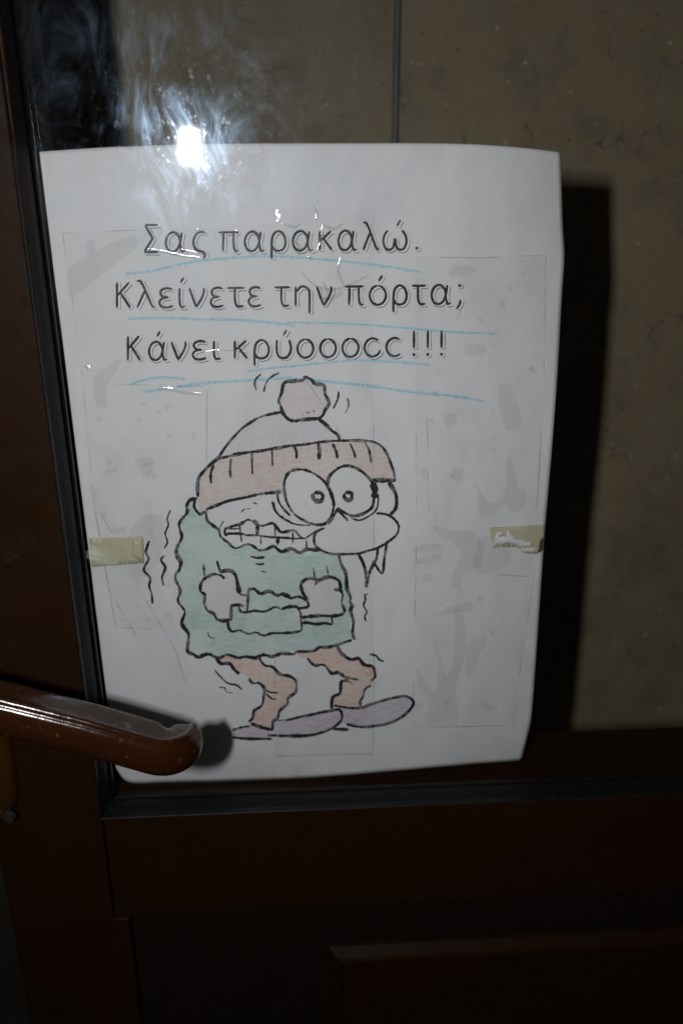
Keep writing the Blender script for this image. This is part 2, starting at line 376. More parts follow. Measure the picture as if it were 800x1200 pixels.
def sample(poly, n):
    L = [0]
    for a, c in zip(poly, poly[1:]): L.append(L[-1] + math.dist(a, c))
    out = []; j = 0
    for i in range(n + 1):
        s = L[-1] * i / n
        while j < len(L) - 2 and L[j + 1] < s: j += 1
        t = (s - L[j]) / max(1e-9, L[j + 1] - L[j]); out.append((poly[j][0] + (poly[j + 1][0] - poly[j][0]) * t, poly[j][1] + (poly[j + 1][1] - poly[j][1]) * t))
    return out
NU, NV = 120, 160
top = sample(smoothline([(44, 178), (140, 172), (260, 168.5), (400, 168), (500, 168), (560, 169.5), (610, 173), (648, 177.5), (657, 179)], 3), NU)
bot = sample(smoothline([(136, 900), (146, 914), (160, 918), (200, 917), (280, 915), (350, 912), (420, 907), (500, 900), (560, 895), (610, 891.5)], 3), NU)
lef = sample(smoothline([(44, 178), (46, 230), (56, 300), (74, 420), (98, 600), (120, 780), (136, 900)], 3), NV)
rig = sample(smoothline([(657, 179), (657.5, 215), (659, 262), (661, 300), (658, 345), (652.5, 440), (645, 540), (638, 620), (631, 720), (623, 830), (618, 860), (610, 891.5)], 3), NV)
notice = empty('paper_notice', at(380, 905, PY))
tag(notice, 'white paper behind the glass with Greek writing and a drawing of a shivering man', 'paper notice')
b = bmesh.new(); G = []
for j in range(NV + 1):
    v = j / NV; row = []
    for i in range(NU + 1):
        u = i / NU
        q = [(1 - v) * top[i][k] + v * bot[i][k] + (1 - u) * lef[j][k] + u * rig[j][k] - ((1 - u) * (1 - v) * top[0][k] + u * (1 - v) * top[-1][k] + (1 - u) * v * bot[0][k] + u * v * bot[-1][k]) for k in (0, 1)]
        row.append(b.verts.new(hit(*q)))
    G.append(row)
for j in range(NV):
    for i in range(NU): b.faces.new((G[j][i], G[j][i + 1], G[j + 1][i + 1], G[j + 1][i]))
bmesh.ops.recalc_face_normals(b, faces=b.faces[:])
if b.faces[0].normal.y > 0: bmesh.ops.reverse_faces(b, faces=b.faces[:])
sheet = link('sheet', b, M['paper'], notice, True)
so = sheet.modifiers.new('thick', 'SOLIDIFY'); so.thickness = .00012; so.offset = -1

def stroke(bm, pts, w, off, vary=.26, corner=False, dx=0, dy=0, rough=.5, taper=True):
    pl = smoothline(pts, 1.3, corner); n = len(pl)
    if n < 2: return
    Lv = []; Rv = []; sd = random.random() * 99
    for i, (x, y) in enumerate(pl):
        a = pl[max(0, i - 1)]; c = pl[min(n - 1, i + 1)]; tx, ty = c[0] - a[0], c[1] - a[1]; l = math.hypot(tx, ty) or 1
        nx, ny = -ty / l, tx / l
        k = 1 + vary * 2 * noise.noise(Vector((i * .09, sd, 0))) + rough * noise.noise(Vector((i * .55, sd, 5)))
        if taper: e = min(i, n - 1 - i); k *= min(1, .45 + e * .3)
        k2 = k + rough * .5 * noise.noise(Vector((i * .6, sd + 9, 5)))
        Lv.append(bm.verts.new(hit(x + dx + nx * w / 2 * k, y + dy + ny * w / 2 * k, off))); Rv.append(bm.verts.new(hit(x + dx - nx * w / 2 * k2, y + dy - ny * w / 2 * k2, off)))
    for i in range(n - 1): bm.faces.new((Lv[i], Lv[i + 1], Rv[i + 1], Rv[i]))
def disc(bm, x, y, r, off):
    vs = [bm.verts.new(hit(x + r * math.cos(a * math.pi / 5), y + r * math.sin(a * math.pi / 5), off)) for a in range(10)]; bm.faces.new(vs)
def fixn(bm):
    bm.normal_update()
    fl = [f for f in bm.faces if f.normal.y > 0]; bmesh.ops.reverse_faces(bm, faces=fl)
def fill(name, poly, m, parent, off=.00005, smooth=True, bm=None, sp=7):
    pl = smoothline(poly + [poly[0]], 2.5)[:-1] if smooth else poly
    vs = [Vector(p) for p in pl]; n = len(vs)
    xs = [p[0] for p in pl]; ys = [p[1] for p in pl]
    x = min(xs) + sp / 2
    while x < max(xs):
        y = min(ys) + sp / 2
        while y < max(ys):
            ins = False; k = n - 1
            for i in range(n):
                if (pl[i][1] > y) != (pl[k][1] > y) and x < (pl[k][0] - pl[i][0]) * (y - pl[i][1]) / (pl[k][1] - pl[i][1]) + pl[i][0]: ins = not ins
                k = i
            if ins: vs.append(Vector((x + .3 * math.sin(y), y)))
            y += sp
        x += sp
    r = geometry.delaunay_2d_cdt(vs, [], [list(range(n))], 1, 1e-4)
    own = bm is None
    if own: bm = bmesh.new()
    bv = [bm.verts.new(hit(v.x, v.y, off)) for v in r[0]]
    for f in r[2]:
        try: bm.faces.new([bv[i] for i in f])
        except ValueError: pass
    if own:
        fixn(bm); return link(name, bm, m, parent, True)

# ---- lettering -----------------------------------------------------------
GL = {
 'S': [('L', [(1, 1.38), (.05, 1.38)]), ('L', [(.08, 1.36), (.6, .7), (.02, .02)]), ('L', [(0, 0), (1, 0)])],
 'a': [('C', [(.74, .50), (.66, .82), (.42, 1), (.15, .87), (.02, .5), (.12, .13), (.36, 0), (.58, .12), (.72, .42), (.82, .99)]), ('C', [(.73, .5), (.76, .2), (.86, .01), (1, .04)])],
 's': [('C', [(1, .93), (.7, 1), (.3, .9), (.05, .5), (.25, .12), (.7, 0), (.95, -.12), (.86, -.38)])],
 'p': [('L', [(0, .97), (1, .97)]), ('L', [(.25, .97), (.22, 0)]), ('C', [(.74, .97), (.74, .5), (.78, .12), (.9, 0), (1, .03)])],
 'r': [('C', [(.05, -.4), (.05, .4), (.15, .8), (.45, 1), (.8, .88), (.98, .5), (.85, .12), (.5, 0), (.2, .08), (.07, .3)])],
 'k': [('L', [(.05, 1), (.05, 0)]), ('L', [(.93, 1), (.1, .48)]), ('L', [(.33, .62), (1, 0)])],
 'l': [('C', [(0, 1.38), (.18, 1.4), (.32, 1.2), (.6, .6), (.82, .12), (1, 0)]), ('L', [(.45, .9), (.02, 0)])],
 'w': [('C', [(.2, 1), (.05, .75), (0, .4), (.1, .08), (.28, 0), (.43, .15), (.5, .6)]), ('C', [(.5, .6), (.57, .15), (.72, 0), (.9, .08), (1, .4), (.95, .75), (.8, 1)])],
 'e': [('C', [(.95, .93), (.6, 1), (.2, .93), (.08, .75), (.25, .56), (.68, .53)]), ('C', [(.68, .53), (.2, .47), (0, .25), (.2, .04), (.6, 0), (1, .08)])],
 'i': [('C', [(.15, 1), (.15, .3), (.4, .02), (1, .04)])],
 'n': [('L', [(0, 1), (.45, 0)]), ('C', [(.45, 0), (.8, .45), (.95, .8), (.92, 1)])],
 't': [('L', [(0, .97), (1, .97)]), ('C', [(.45, .97), (.45, .3), (.6, .02), (.95, .03)])],
 'h': [('L', [(.05, 1), (.05, 0)]), ('C', [(.07, .7), (.35, .96), (.6, 1), (.88, .85), (.95, .6), (.95, -.4)])],
 'o': [('C', [(.5, 1), (.15, .85), (0, .5), (.15, .15), (.5, 0), (.85, .15), (1, .5), (.85, .85), (.5, 1)])],
 'q': [('C', [(.86, .86), (.5, 1), (.15, .85), (0, .5), (.15, .15), (.5, 0), (.85, .15), (.97, .36)])],
 'c': [('C', [(.80, .90), (.5, 1), (.15, .85), (0, .5), (.15, .15), (.5, 0), (.85, .12)])],
 'y': [('C', [(.05, 1), (.05, .4), (.2, .08), (.5, 0), (.8, .12), (.97, .5), (.85, 1)])],
 'K': [('L', [(.08, 1.34), (.08, 0)]), ('L', [(.93, 1.34), (.12, .65)]), ('L', [(.32, .8), (1, 0)])],
 '!': [('L', [(.5, 1.38), (.5, .4)]), ('D', (.5, .07))],
 '.': [('D', (.5, .07))],
 ';': [('D', (.7, .95)), ('C', [(.8, .22), (.75, 0), (.1, -.26)])],
}
LINES = [
 ((169, 295.5), (480, 292.5), 23, [('S', 169, 186), ('a', 194, 217.5), ('s', 226, 241), ('p', 256, 280), ('a', 286.5, 310), ('r', 317.5, 335), ('a', 342.6, 367), ('k', 374, 389), ('a', 396, 418), ('l', 425, 444), ('w', 449, 476), ('.', 484, 492)], [(465, 265, 469, 257.5)]),
 ((135, 361), (540, 356), 22.5, [('K', 136, 153), ('l', 160.5, 182), ('e', 187, 203), ('i', 209.5, 217.5), ('n', 222, 240), ('e', 247, 262), ('t', 266, 287), ('e', 291.5, 306), ('t', 321.5, 340), ('h', 345.5, 363.5), ('n', 371, 389), ('p', 404, 426), ('o', 433, 452), ('r', 460, 476.5), ('t', 482, 499), ('a', 505, 528), (';', 534, 540)], [(211.5, 331.5, 215.5, 325), (443.5, 329.5, 448, 322.5)]),
 ((150, 422.5), (520, 416.5), 21.5, [('K', 149, 164.5), ('a', 174.5, 196.5), ('n', 201, 218.5), ('e', 226, 242), ('i', 249.5, 259), ('k', 274.5, 290), ('r', 297.5, 315.5), ('y', 323.5, 341.5), ('o', 348.5, 367), ('o', 375, 393.5), ('o', 401, 420), ('q', 427, 446), ('c', 452.5, 472), ('!', 482, 487.5), ('!', 498, 504), ('!', 514, 520)], [(184, 394.5, 188, 388), (332, 393, 336, 386.5)]),
]
ink = bmesh.new(); halo = bmesh.new(); shade = bmesh.new()
for (bx0, by0), (bx1, by1), xh, glyphs, acc in LINES:
    def put(pts, corner):
        for bm_, w, off, dx, dy in ((shade, 4.9, .00006, 2.0, 1.5), (halo, 4.0, .00009, 1.6, .9), (ink, 2.95, .00013, 0, 0)):
            stroke(bm_, pts, w, off, .10, corner, dx, dy, .12 if bm_ is ink else .04, bm_ is ink)
    for ch, x0, x1 in glyphs:
        sl = (by1 - by0) / (bx1 - bx0)
        T = lambda p: (x0 + p[0] * (x1 - x0), by0 + sl * (x0 + p[0] * (x1 - x0) - bx0) - p[1] * xh)
        for kind, pp in GL[ch]:
            if kind == 'D':
                c = T(pp); disc(shade, c[0] + 1.7, c[1] + 1.2, 3.1, .00006); disc(halo, c[0] + 1.3, c[1] + .8, 2.7, .00009); disc(ink, c[0], c[1], 1.9, .00013)
            else: put([T(p) for p in pp], kind == 'L')
    for x0, y0, x1, y1 in acc: put([(x0, y0), (x1, y1)], True)
for n_, b_, m_ in (('lettering', ink, 'print'), ('letter_halo', halo, 'halo'), ('letter_edge', shade, 'shade')): fixn(b_); link(n_, b_, M[m_], notice)
# ---- hand-drawn blue underlines
for pts, w in (([(146, 321), (175, 318), (205, 311), (240, 305), (290, 301), (330, 300.5), (400, 306), (450, 312), (492, 319)], 3.0),
               ([(150, 373.5), (190, 372.5), (230, 374), (280, 375), (320, 378.5), (345, 382)], 3.2), ([(335, 378), (380, 378.5), (420, 380), (470, 384), (530, 389), (582, 391)], 2.6),
               ([(290, 435), (320, 431), (345, 429), (380, 425), (420, 422.5), (460, 424), (503, 427.5)], 2.6), ([(153, 450), (170, 445), (190, 442), (217, 444.5)], 3.0),
               ([(168, 459), (200, 455), (240, 449), (300, 445), (340, 443.5), (370, 446), (430, 452), (480, 459), (530, 464), (567, 470)], 3.2)):
    b = bmesh.new(); stroke(b, pts, w, .0001, .2, False, 0, 0, .6); fixn(b); link('blue_underline', b, M['crayon'], notice)

# ---- the drawing -----------------------------------------------------------
CR = {'A': (200, 430, 5.714), 'B': (330, 430, 5.333), 'C': (200, 550, 5.714), 'D': (330, 550, 5.333), 'E': (200, 650, 5.714), 'F': (330, 650, 5.714), 'G': (240, 750, 6.154), 'H': (360, 750, 6.154), 'X': (50, 560, 4.0), 'P': (0, 0, 1.0)}
def cv(c, pts): ox, oy, s = CR[c]; return [(ox + x / s, oy + y / s) for x, y in pts]
ST = [
 ('A', 2.2, [(605, 48), (575, 75), (562, 110), (575, 158)]), ('A', 2.2, [(728, 40), (680, 62), (640, 105), (623, 168)]),
 ('A', 3, [(325, 600), (375, 525), (430, 460), (480, 410), (545, 365), (600, 335), (660, 318), (745, 300)]),
 ('A', 3.4, [(325, 612), (380, 600), (440, 585), (530, 570), (600, 562), (680, 547), (740, 540), (800, 525)]),
 ('A', 4, [(330, 600), (270, 650), (220, 700), (190, 741), (180, 806), (183, 871)]),
 ('A', 3, [(290, 655), (272, 700), (268, 745), (272, 781)]), ('A', 3, [(405, 612), (398, 680), (402, 741)]), ('A', 2.4, [(543, 575), (545, 640), (547, 718)]), ('A', 2.2, [(678, 548), (680, 600), (682, 665)]),
 ('B', 3.8, [(-8, 240), (-18, 215), (-8, 180), (0, 160), (10, 110), (30, 92), (80, 88), (130, 82), (148, 62), (185, 80), (210, 105), (262, 115), (270, 165), (295, 225), (270, 270), (258, 300), (230, 320), (180, 325), (120, 330), (80, 338), (40, 325), (10, 290), (-8, 240)]),
 ('B', 1.6, [(130, 290), (137, 300)]), ('B', 2, [(155, 275), (165, 290), (172, 280)]), ('B', 1.6, [(195, 270), (205, 282)]),
 ('B', 3.6, [(230, 325), (270, 355), (310, 395), (345, 420), (365, 455)]),
 ('B', 2.6, [(355, 152), (350, 200), (322, 260)]), ('B', 2.2, [(410, 195), (418, 240), (395, 290)]),
 ('B', 3, [(0, 497), (80, 490), (160, 482), (230, 470), (320, 462), (400, 460), (500, 460), (560, 465), (610, 485), (650, 530), (680, 600), (700, 660), (708, 712)]),
 ('B', 2.4, [(75, 492), (92, 530), (92, 575)]), ('B', 3.6, [(228, 475), (235, 530), (232, 580)]), ('B', 3, [(318, 478), (340, 530), (348, 572)]), ('B', 2.6, [(425, 475), (450, 530), (460, 570)]), ('B', 2.4, [(515, 465), (545, 520), (560, 600)]),
 ('C', 3.2, [(165, 205), (158, 250), (195, 300), (230, 280)]), ('C', 3.6, [(235, 270), (310, 240), (390, 210), (500, 188), (600, 165), (740, 150)]),
 ('C', 3.6, [(180, 195), (130, 205), (108, 245), (110, 290), (60, 355), (62, 400), (75, 455), (40, 530), (45, 580), (68, 620), (60, 670), (35, 700), (35, 743), (65, 812), (50, 882), (95, 952), (75, 1032), (120, 1102), (115, 1172), (112, 1228)]),
 ('C', 3, [(238, 275), (245, 340), (290, 380), (325, 410), (335, 450), (390, 495), (415, 520), (450, 525), (510, 500), (550, 512), (590, 540), (640, 535), (690, 515), (740, 550), (800, 540)]),
 ('C', 1.6, [(355, 345), (335, 380), (325, 410)]), ('C', 3.2, [(490, 345), (465, 365), (400, 385), (365, 400), (368, 440), (385, 430), (460, 428)]), ('C', 1.8, [(385, 400), (460, 395)]),
 ('C', 2.2, [(462, 370), (468, 430), (475, 485)]), ('C', 2.4, [(385, 430), (470, 430), (510, 440), (580, 442), (640, 450), (700, 455), (800, 460)]), ('C', 2.6, [(580, 360), (610, 378), (680, 360), (710, 390), (740, 420), (800, 418)]),
 ('C', 1.5, [(475, 375), (510, 338), (545, 345)]), ('C', 3.8, [(545, 345), (578, 365), (580, 440)]), ('C', 1.8, [(605, 445), (603, 505)]), ('C', 2, [(697, 380), (700, 450)]), ('C', 3.8, [(718, 455), (715, 505)]),
 ('C', 1.3, [(470, 290), (485, 272), (500, 268)]), ('C', 1.2, [(510, 262), (535, 265)]), ('C', 1.5, [(550, 222), (580, 232)]),
 ('C', 2.6, [(712, 160), (725, 220), (760, 270), (800, 310)]), ('C', 2, [(690, 220), (700, 270), (740, 320), (800, 355)]),
 ('C', 2.6, [(535, 582), (580, 592), (630, 588)]), ('C', 2.4, [(568, 630), (595, 636), (628, 630)]), ('C', 1.8, [(608, 684), (638, 686)]),
 ('D', 3.4, [(60, 10), (25, 50), (15, 110), (25, 180), (45, 230), (80, 280), (140, 320), (190, 340), (250, 345), (290, 325), (315, 280), (325, 230), (320, 190), (300, 130), (270, 80), (230, 45), (180, 15), (120, 0), (60, 10)]),
 ('D', 3.4, [(290, 100), (295, 50), (330, 10), (370, -15), (420, -22), (480, 0), (530, 40), (565, 80), (580, 130), (575, 190), (560, 240), (510, 275), (450, 290), (400, 275), (360, 250), (345, 240)]), ('D', 6.4, [(565, 85), (582, 130), (575, 180)]),
 ('D', 4.4, [(200, 150), (240, 145), (258, 170), (240, 200), (205, 190), (195, 170), (200, 150)]), ('D', 4.2, [(395, 150), (430, 145), (438, 175), (415, 195), (392, 175), (395, 150)]),
 ('D', 1.8, [(430, 300), (480, 318), (530, 300), (580, 265), (600, 220), (603, 150)]), ('D', 3, [(350, 245), (320, 300), (290, 345)]), ('D', 3.2, [(345, 250), (385, 290), (415, 322)]),
 ('D', 4, [(712, 60), (700, 68), (640, 68), (560, 65)]), ('D', 3.6, [(665, 75), (700, 130), (715, 170), (712, 240), (675, 285)]),
 ('D', 2.8, [(590, 275), (640, 278), (690, 300), (725, 340), (730, 370), (715, 410), (660, 455), (600, 490), (540, 508), (480, 525), (380, 530), (300, 525), (240, 500), (205, 465), (205, 410), (225, 385), (270, 365)]),
 ('D', 1.8, [(0, 290), (40, 325), (100, 345), (180, 350)]), ('D', 2.2, [(-60, 200), (-40, 260), (0, 300), (60, 330)]),
 ('D', 2, [(150, 430), (215, 385), (265, 365)]), ('D', 2.2, [(0, 390), (70, 380), (100, 400), (120, 425), (150, 435)]), ('D', 3, [(90, 385), (105, 415)]), ('D', 2, [(155, 440), (155, 495)]), ('D', 3.4, [(0, 515), (60, 495), (110, 520), (160, 500), (240, 505)]), ('D', 1.8, [(70, 390), (70, 460)]), ('D', 1.8, [(0, 430), (80, 432), (150, 430)]),
 ('D', 3.6, [(355, 535), (375, 600), (400, 650), (408, 745), (430, 800), (424, 820), (438, 855), (430, 885), (447, 950), (443, 1020), (456, 1065)]),
 ('D', 3.8, [(480, 530), (510, 590), (525, 650), (527, 738)]), ('D', 3, [(600, 495), (590, 560), (560, 610), (545, 660), (530, 738)]), ('D', 3, [(655, 465), (640, 560), (628, 650), (590, 605), (575, 575), (560, 625)]), ('D', 4, [(565, 590), (590, 600)]),
 ('D', 2, [(198, 612), (208, 690)]), ('D', 2.6, [(278, 600), (292, 660)]),
 ('E', 3.6, [(360, 162), (340, 140), (290, 130), (235, 155), (205, 190), (200, 240), (230, 270), (225, 320), (245, 370), (290, 395), (310, 430), (350, 442), (400, 430), (405, 380), (410, 345), (450, 335), (495, 345)]),
 ('E', 4.4, [(330, 115), (390, 105), (430, 130), (445, 180), (460, 260)]), ('E', 2, [(460, 260), (480, 270), (515, 268)]), ('E', 3.2, [(310, 40), (325, 90), (338, 120)]), ('E', 2.4, [(220, 60), (228, 150)]),
 ('E', 3, [(520, 235), (518, 300), (512, 385)]), ('E', 3.6, [(515, 235), (560, 230), (600, 260), (660, 245), (710, 272), (760, 260), (800, 285)]),
 ('E', 2.6, [(455, 345), (470, 380), (512, 385), (560, 375), (630, 380), (700, 350), (750, 365), (800, 345)]), ('E', 2.8, [(382, 445), (390, 490), (415, 515), (460, 505), (520, 530), (570, 520), (620, 540), (680, 525), (740, 525), (800, 520)]), ('E', 1.2, [(250, 510), (260, 550), (300, 560)]),
 ('E', 4, [(112, 655), (150, 665), (185, 685), (250, 665), (320, 690), (380, 670), (450, 690), (500, 682), (570, 690), (620, 670), (680, 682), (740, 662), (800, 662)]),
 ('F', 3, [(0, 262), (60, 290), (110, 280), (155, 300), (180, 330), (170, 350), (110, 360)]), ('F', 3, [(0, 365), (40, 350), (100, 350), (125, 390), (130, 440), (130, 505), (70, 520), (0, 525)]),
 ('F', 3.6, [(220, 205), (235, 180), (215, 160), (160, 165), (130, 200), (140, 250), (175, 310)]), ('F', 4.2, [(235, 180), (300, 150), (350, 155), (385, 180), (390, 230), (350, 232)]), ('F', 3.6, [(390, 230), (408, 270), (400, 320), (420, 370), (400, 400), (330, 410), (240, 408), (135, 420)]),
 ('F', 3, [(330, 410), (338, 440), (335, 465), (290, 458), (230, 465), (180, 455), (135, 455)]),
 ('F', 3.2, [(470, 570), (410, 590), (370, 605), (300, 620), (250, 620), (210, 645), (100, 650), (80, 665), (0, 662)]),
 ('F', 3.4, [(370, 610), (400, 660), (460, 700), (515, 695), (550, 735), (610, 750), (625, 795)]),
 ('F', 2.2, [(580, 262), (555, 270), (560, 300), (548, 340), (570, 385), (555, 410), (562, 445)]), ('F', 2.4, [(585, 665), (630, 675), (650, 700), (685, 715)]),
 ('G', 3.6, [(80, 130), (120, 170), (180, 170), (210, 210), (250, 245)]), ('G', 3.2, [(315, 275), (345, 310), (390, 310), (430, 350), (425, 400), (410, 470), (355, 510), (345, 560), (315, 590)]), ('G', 1.8, [(430, 350), (470, 375), (530, 378)]), ('G', 1.8, [(440, 385), (480, 420), (515, 425)]),
 ('G', 3.2, [(395, 135), (430, 180), (490, 195), (540, 245), (610, 260), (655, 295), (660, 350), (650, 380), (600, 420), (595, 460), (540, 510), (525, 560), (490, 590), (485, 640), (430, 635), (330, 600)]),
 ('G', 2, [(70, 215), (110, 260), (165, 310), (230, 325), (270, 360)]), ('G', 1.9, [(100, 340), (145, 345), (155, 372), (200, 380)]), ('G', 3, [(200, 650), (260, 630), (330, 618)]),
 ('G', 3.2, [(200, 700), (280, 710), (370, 712), (485, 712)]), ('G', 3.2, [(450, 685), (560, 690), (700, 690), (800, 680)]), ('G', 2.4, [(525, 580), (600, 575), (680, 555), (800, 530)]),
 ('H', 3.4, [(0, 130), (50, 180), (120, 180), (175, 240), (225, 235), (290, 290), (245, 300), (235, 380), (185, 410), (175, 470), (180, 500)]), ('H', 2.4, [(260, 258), (310, 275), (370, 285)]), ('H', 1.4, [(290, 295), (330, 318)]),
 ('H', 2.6, [(470, 190), (490, 260), (455, 295)]), ('H', 2.8, [(460, 325), (415, 355), (400, 410), (380, 440), (385, 490)]), ('H', 2.8, [(190, 470), (290, 488), (380, 492)]),
 ('H', 3.2, [(385, 492), (460, 462), (550, 435), (650, 410), (710, 405), (755, 430), (760, 470), (700, 540), (600, 595), (480, 620), (370, 625), (280, 605)]), ('H', 3.2, [(300, 645), (180, 640)]),
 ('H', 3, [(0, 548), (80, 525), (170, 510), (230, 500), (250, 545), (235, 590), (170, 640), (90, 670), (0, 690)]),
 ('X', 2, [(600, 150), (585, 190), (590, 220), (575, 260), (585, 300), (570, 330)]), ('X', 3, [(570, 365), (555, 385), (575, 420), (560, 465), (568, 505)]), ('X', 2.6, [(500, 295), (485, 345), (497, 380), (475, 430), (505, 470), (500, 505), (512, 545), (515, 590)]),
]
drawing = bmesh.new()
for c, w, pts in ST: stroke(drawing, cv(c, pts), w * 1.05, .00013)
fixn(drawing); dr = link('drawn_outline', drawing, M['ink'], notice)
fill('sweater_colour', cv('C', [(130, 205), (170, 300), (238, 285), (250, 345), (325, 415), (390, 495), (450, 527), (510, 500), (590, 540), (690, 515), (740, 550)]) + cv('D', [(60, 500), (110, 520), (240, 505), (355, 530), (375, 600), (400, 650), (408, 745)]) + cv('F', [(430, 140), (450, 260), (440, 300), (460, 370), (455, 470), (470, 570), (370, 605), (210, 645), (100, 650), (0, 662)]) + cv('E', [(680, 680), (570, 690), (450, 690), (320, 690), (250, 665), (185, 685), (112, 655), (115, 600), (75, 460), (50, 310), (65, 240), (35, 150), (60, 50)]) + cv('C', [(45, 580), (40, 530), (75, 455), (62, 400), (60, 355), (110, 290), (108, 245)]), M['teal'], notice, .00004, False)
fill('hat_brim_colour', cv('A', [(183, 871), (180, 806), (190, 741), (220, 700), (270, 650), (330, 608), (440, 585), (600, 562), (800, 525)]) + cv('B', [(80, 490), (230, 470), (400, 460), (560, 465), (610, 485), (650, 530), (680, 600), (708, 706)]) + cv('D', [(560, 65), (530, 40), (480, 0), (420, -22), (370, -15), (330, 10), (295, 50), (285, 95), (230, 45), (180, 15), (120, 0), (60, 10), (25, 50), (10, 100)]) + cv('C', [(740, 150), (600, 165), (500, 188), (390, 210), (310, 240), (235, 272), (195, 298)]), M['pink'], notice, .00006, False)
fill('hat_bobble_colour', cv('B', [(-18, 215), (0, 160), (10, 110), (30, 92), (130, 82), (148, 66), (210, 105), (262, 115), (270, 165), (295, 225), (270, 270), (230, 320), (120, 330), (40, 325), (-8, 260)]), M['palepink'], notice, .00006, False)
fill('hat_crown_colour', cv('A', [(330, 600), (430, 462), (545, 368), (660, 320), (745, 302)]) + cv('B', [(80, 338), (230, 325), (345, 420), (362, 458), (230, 470), (80, 488)]) + cv('A', [(740, 538), (530, 568)]), M['skin'], notice, .00005, False)
for pts in (cv('E', [(340, 140), (290, 130), (235, 155), (205, 190), (200, 240), (230, 270), (225, 320), (245, 370), (290, 395), (310, 430), (350, 442), (400, 430), (410, 345), (450, 335), (512, 345), (515, 268), (462, 262), (445, 180), (430, 130), (390, 105), (335, 118)]),
            cv('F', [(220, 165), (160, 165), (130, 200), (140, 250), (175, 310), (175, 345), (120, 362), (128, 418), (240, 408), (330, 410), (400, 400), (420, 370), (400, 320), (408, 270), (390, 230), (385, 180), (350, 155), (300, 150)])):
    fill('fist_colour', pts, M['skin'], notice, .00007, False)
fill('trouser_leg_colour', cv('G', [(90, 130), (120, 165), (180, 165), (215, 210), (255, 240), (315, 270), (345, 305), (390, 305), (430, 350), (425, 400), (410, 470), (355, 510), (345, 560), (325, 595), (430, 632), (485, 638), (490, 590), (525, 560), (540, 510), (595, 460), (600, 420), (650, 380), (660, 350), (655, 295), (610, 260), (540, 245), (490, 195), (430, 180), (395, 135), (330, 120), (240, 130), (170, 110)]), M['salmon'], notice, .00005, False)
fill('trouser_leg_colour', cv('F', [(95, 662), (130, 687), (180, 692), (220, 732), (280, 738)]) + cv('H', [(50, 175), (120, 178), (175, 238), (225, 235), (290, 290), (245, 300), (235, 380), (185, 410), (178, 465), (290, 486), (382, 490), (380, 440), (400, 410), (415, 355), (470, 315), (490, 260), (470, 190), (410, 175), (370, 130), (290, 130), (210, 50), (160, 52)]) + cv('F', [(210, 647), (110, 652)]), M['salmon'], notice, .00005, False)
fill('shoe_colour', cv('G', [(205, 652), (330, 612), (430, 638), (490, 640), (500, 590), (600, 575), (680, 555), (800, 530)]) + cv('H', [(80, 525), (230, 500), (250, 545), (235, 590), (170, 640), (90, 670), (0, 690)]) + cv('G', [(700, 690), (560, 690), (470, 692), (485, 710), (370, 712), (205, 700)]), M['lilac'], notice, .00006, False)
fill('shoe_colour', cv('H', [(240, 505), (290, 490), (385, 492), (460, 462), (550, 435), (650, 410), (710, 405), (755, 430), (760, 470), (700, 540), (600, 595), (480, 620), (370, 625), (270, 602), (240, 590), (252, 545)]), M['lilac'], notice, .00005, False)

# ------------------------------------------------------------------ clear sticky tape over the sheet
def clear_tape(name, label, poly, edges, marks=(), wr=()):
    cx = sum(p[0] for p in poly) / len(poly); cy = max(p[1] for p in poly)
    t = empty(name, hit(cx, cy, .0003)); tag(t, label, 'clear tape', 'clear tape strips over the notice')
    fill('film', poly, M['film'], t, .0003, False, None, 14)
    for pts in edges:
        e = bmesh.new(); stroke(e, pts, .9, .00036, .3, True, 0, 0, .5); fixn(e); link('cut_edge', e, M['edge'], t)
    if marks:
        g = bmesh.new()
        for mk in marks: fill('', mk, None, None, .00024, True, g, 6)
        fixn(g); link('glue_mark', g, M['glue'], t)['kind'] = 'stuff'
    for pts, r in wr:          # raised creases in the film
        b = bmesh.new(); pl = smoothline(pts, 1.0); rows = []
        for i, (x, y) in enumerate(pl):
            a = pl[max(0, i - 1)]; c = pl[min(len(pl) - 1, i + 1)]; tx, ty = c[0] - a[0], c[1] - a[1]; l = math.hypot(tx, ty) or 1
            k = math.sin(math.pi * (i + .3) / (len(pl) + .2)) ** .5
            rows.append([b.verts.new(hit(x - ty / l * r * k * s, y + tx / l * r * k * s, .00034 + .000055 * r * k * (1 - s * s))) for s in (-1, -.8, -.6, -.4, -.2, 0, .2, .4, .6, .8, 1)])
        for r0, r1 in zip(rows, rows[1:]):
            for j in range(10): b.faces.new((r0[j], r0[j + 1], r1[j + 1], r1[j]))
        fixn(b); link('crease', b, M['wrinkle'], t, True)
    return t
def blob(cx, cy, rx, ry, a=0, n=9, j=.25):
    return [(cx + rx * math.cos(t) * k * math.cos(a) - ry * math.sin(t) * k * math.sin(a), cy + rx * math.cos(t) * k * math.sin(a) + ry * math.sin(t) * k * math.cos(a))
            for t, k in ((2 * math.pi * i / n, 1 + random.uniform(-j, j)) for i in range(n))]
def specks(x0, x1, y0, y1, n, s=6): return [blob(random.uniform(x0, x1), random.uniform(y0, y1), random.uniform(.4, 1) * s, random.uniform(.3, .7) * s, random.uniform(0, 3)) for _ in range(n)]
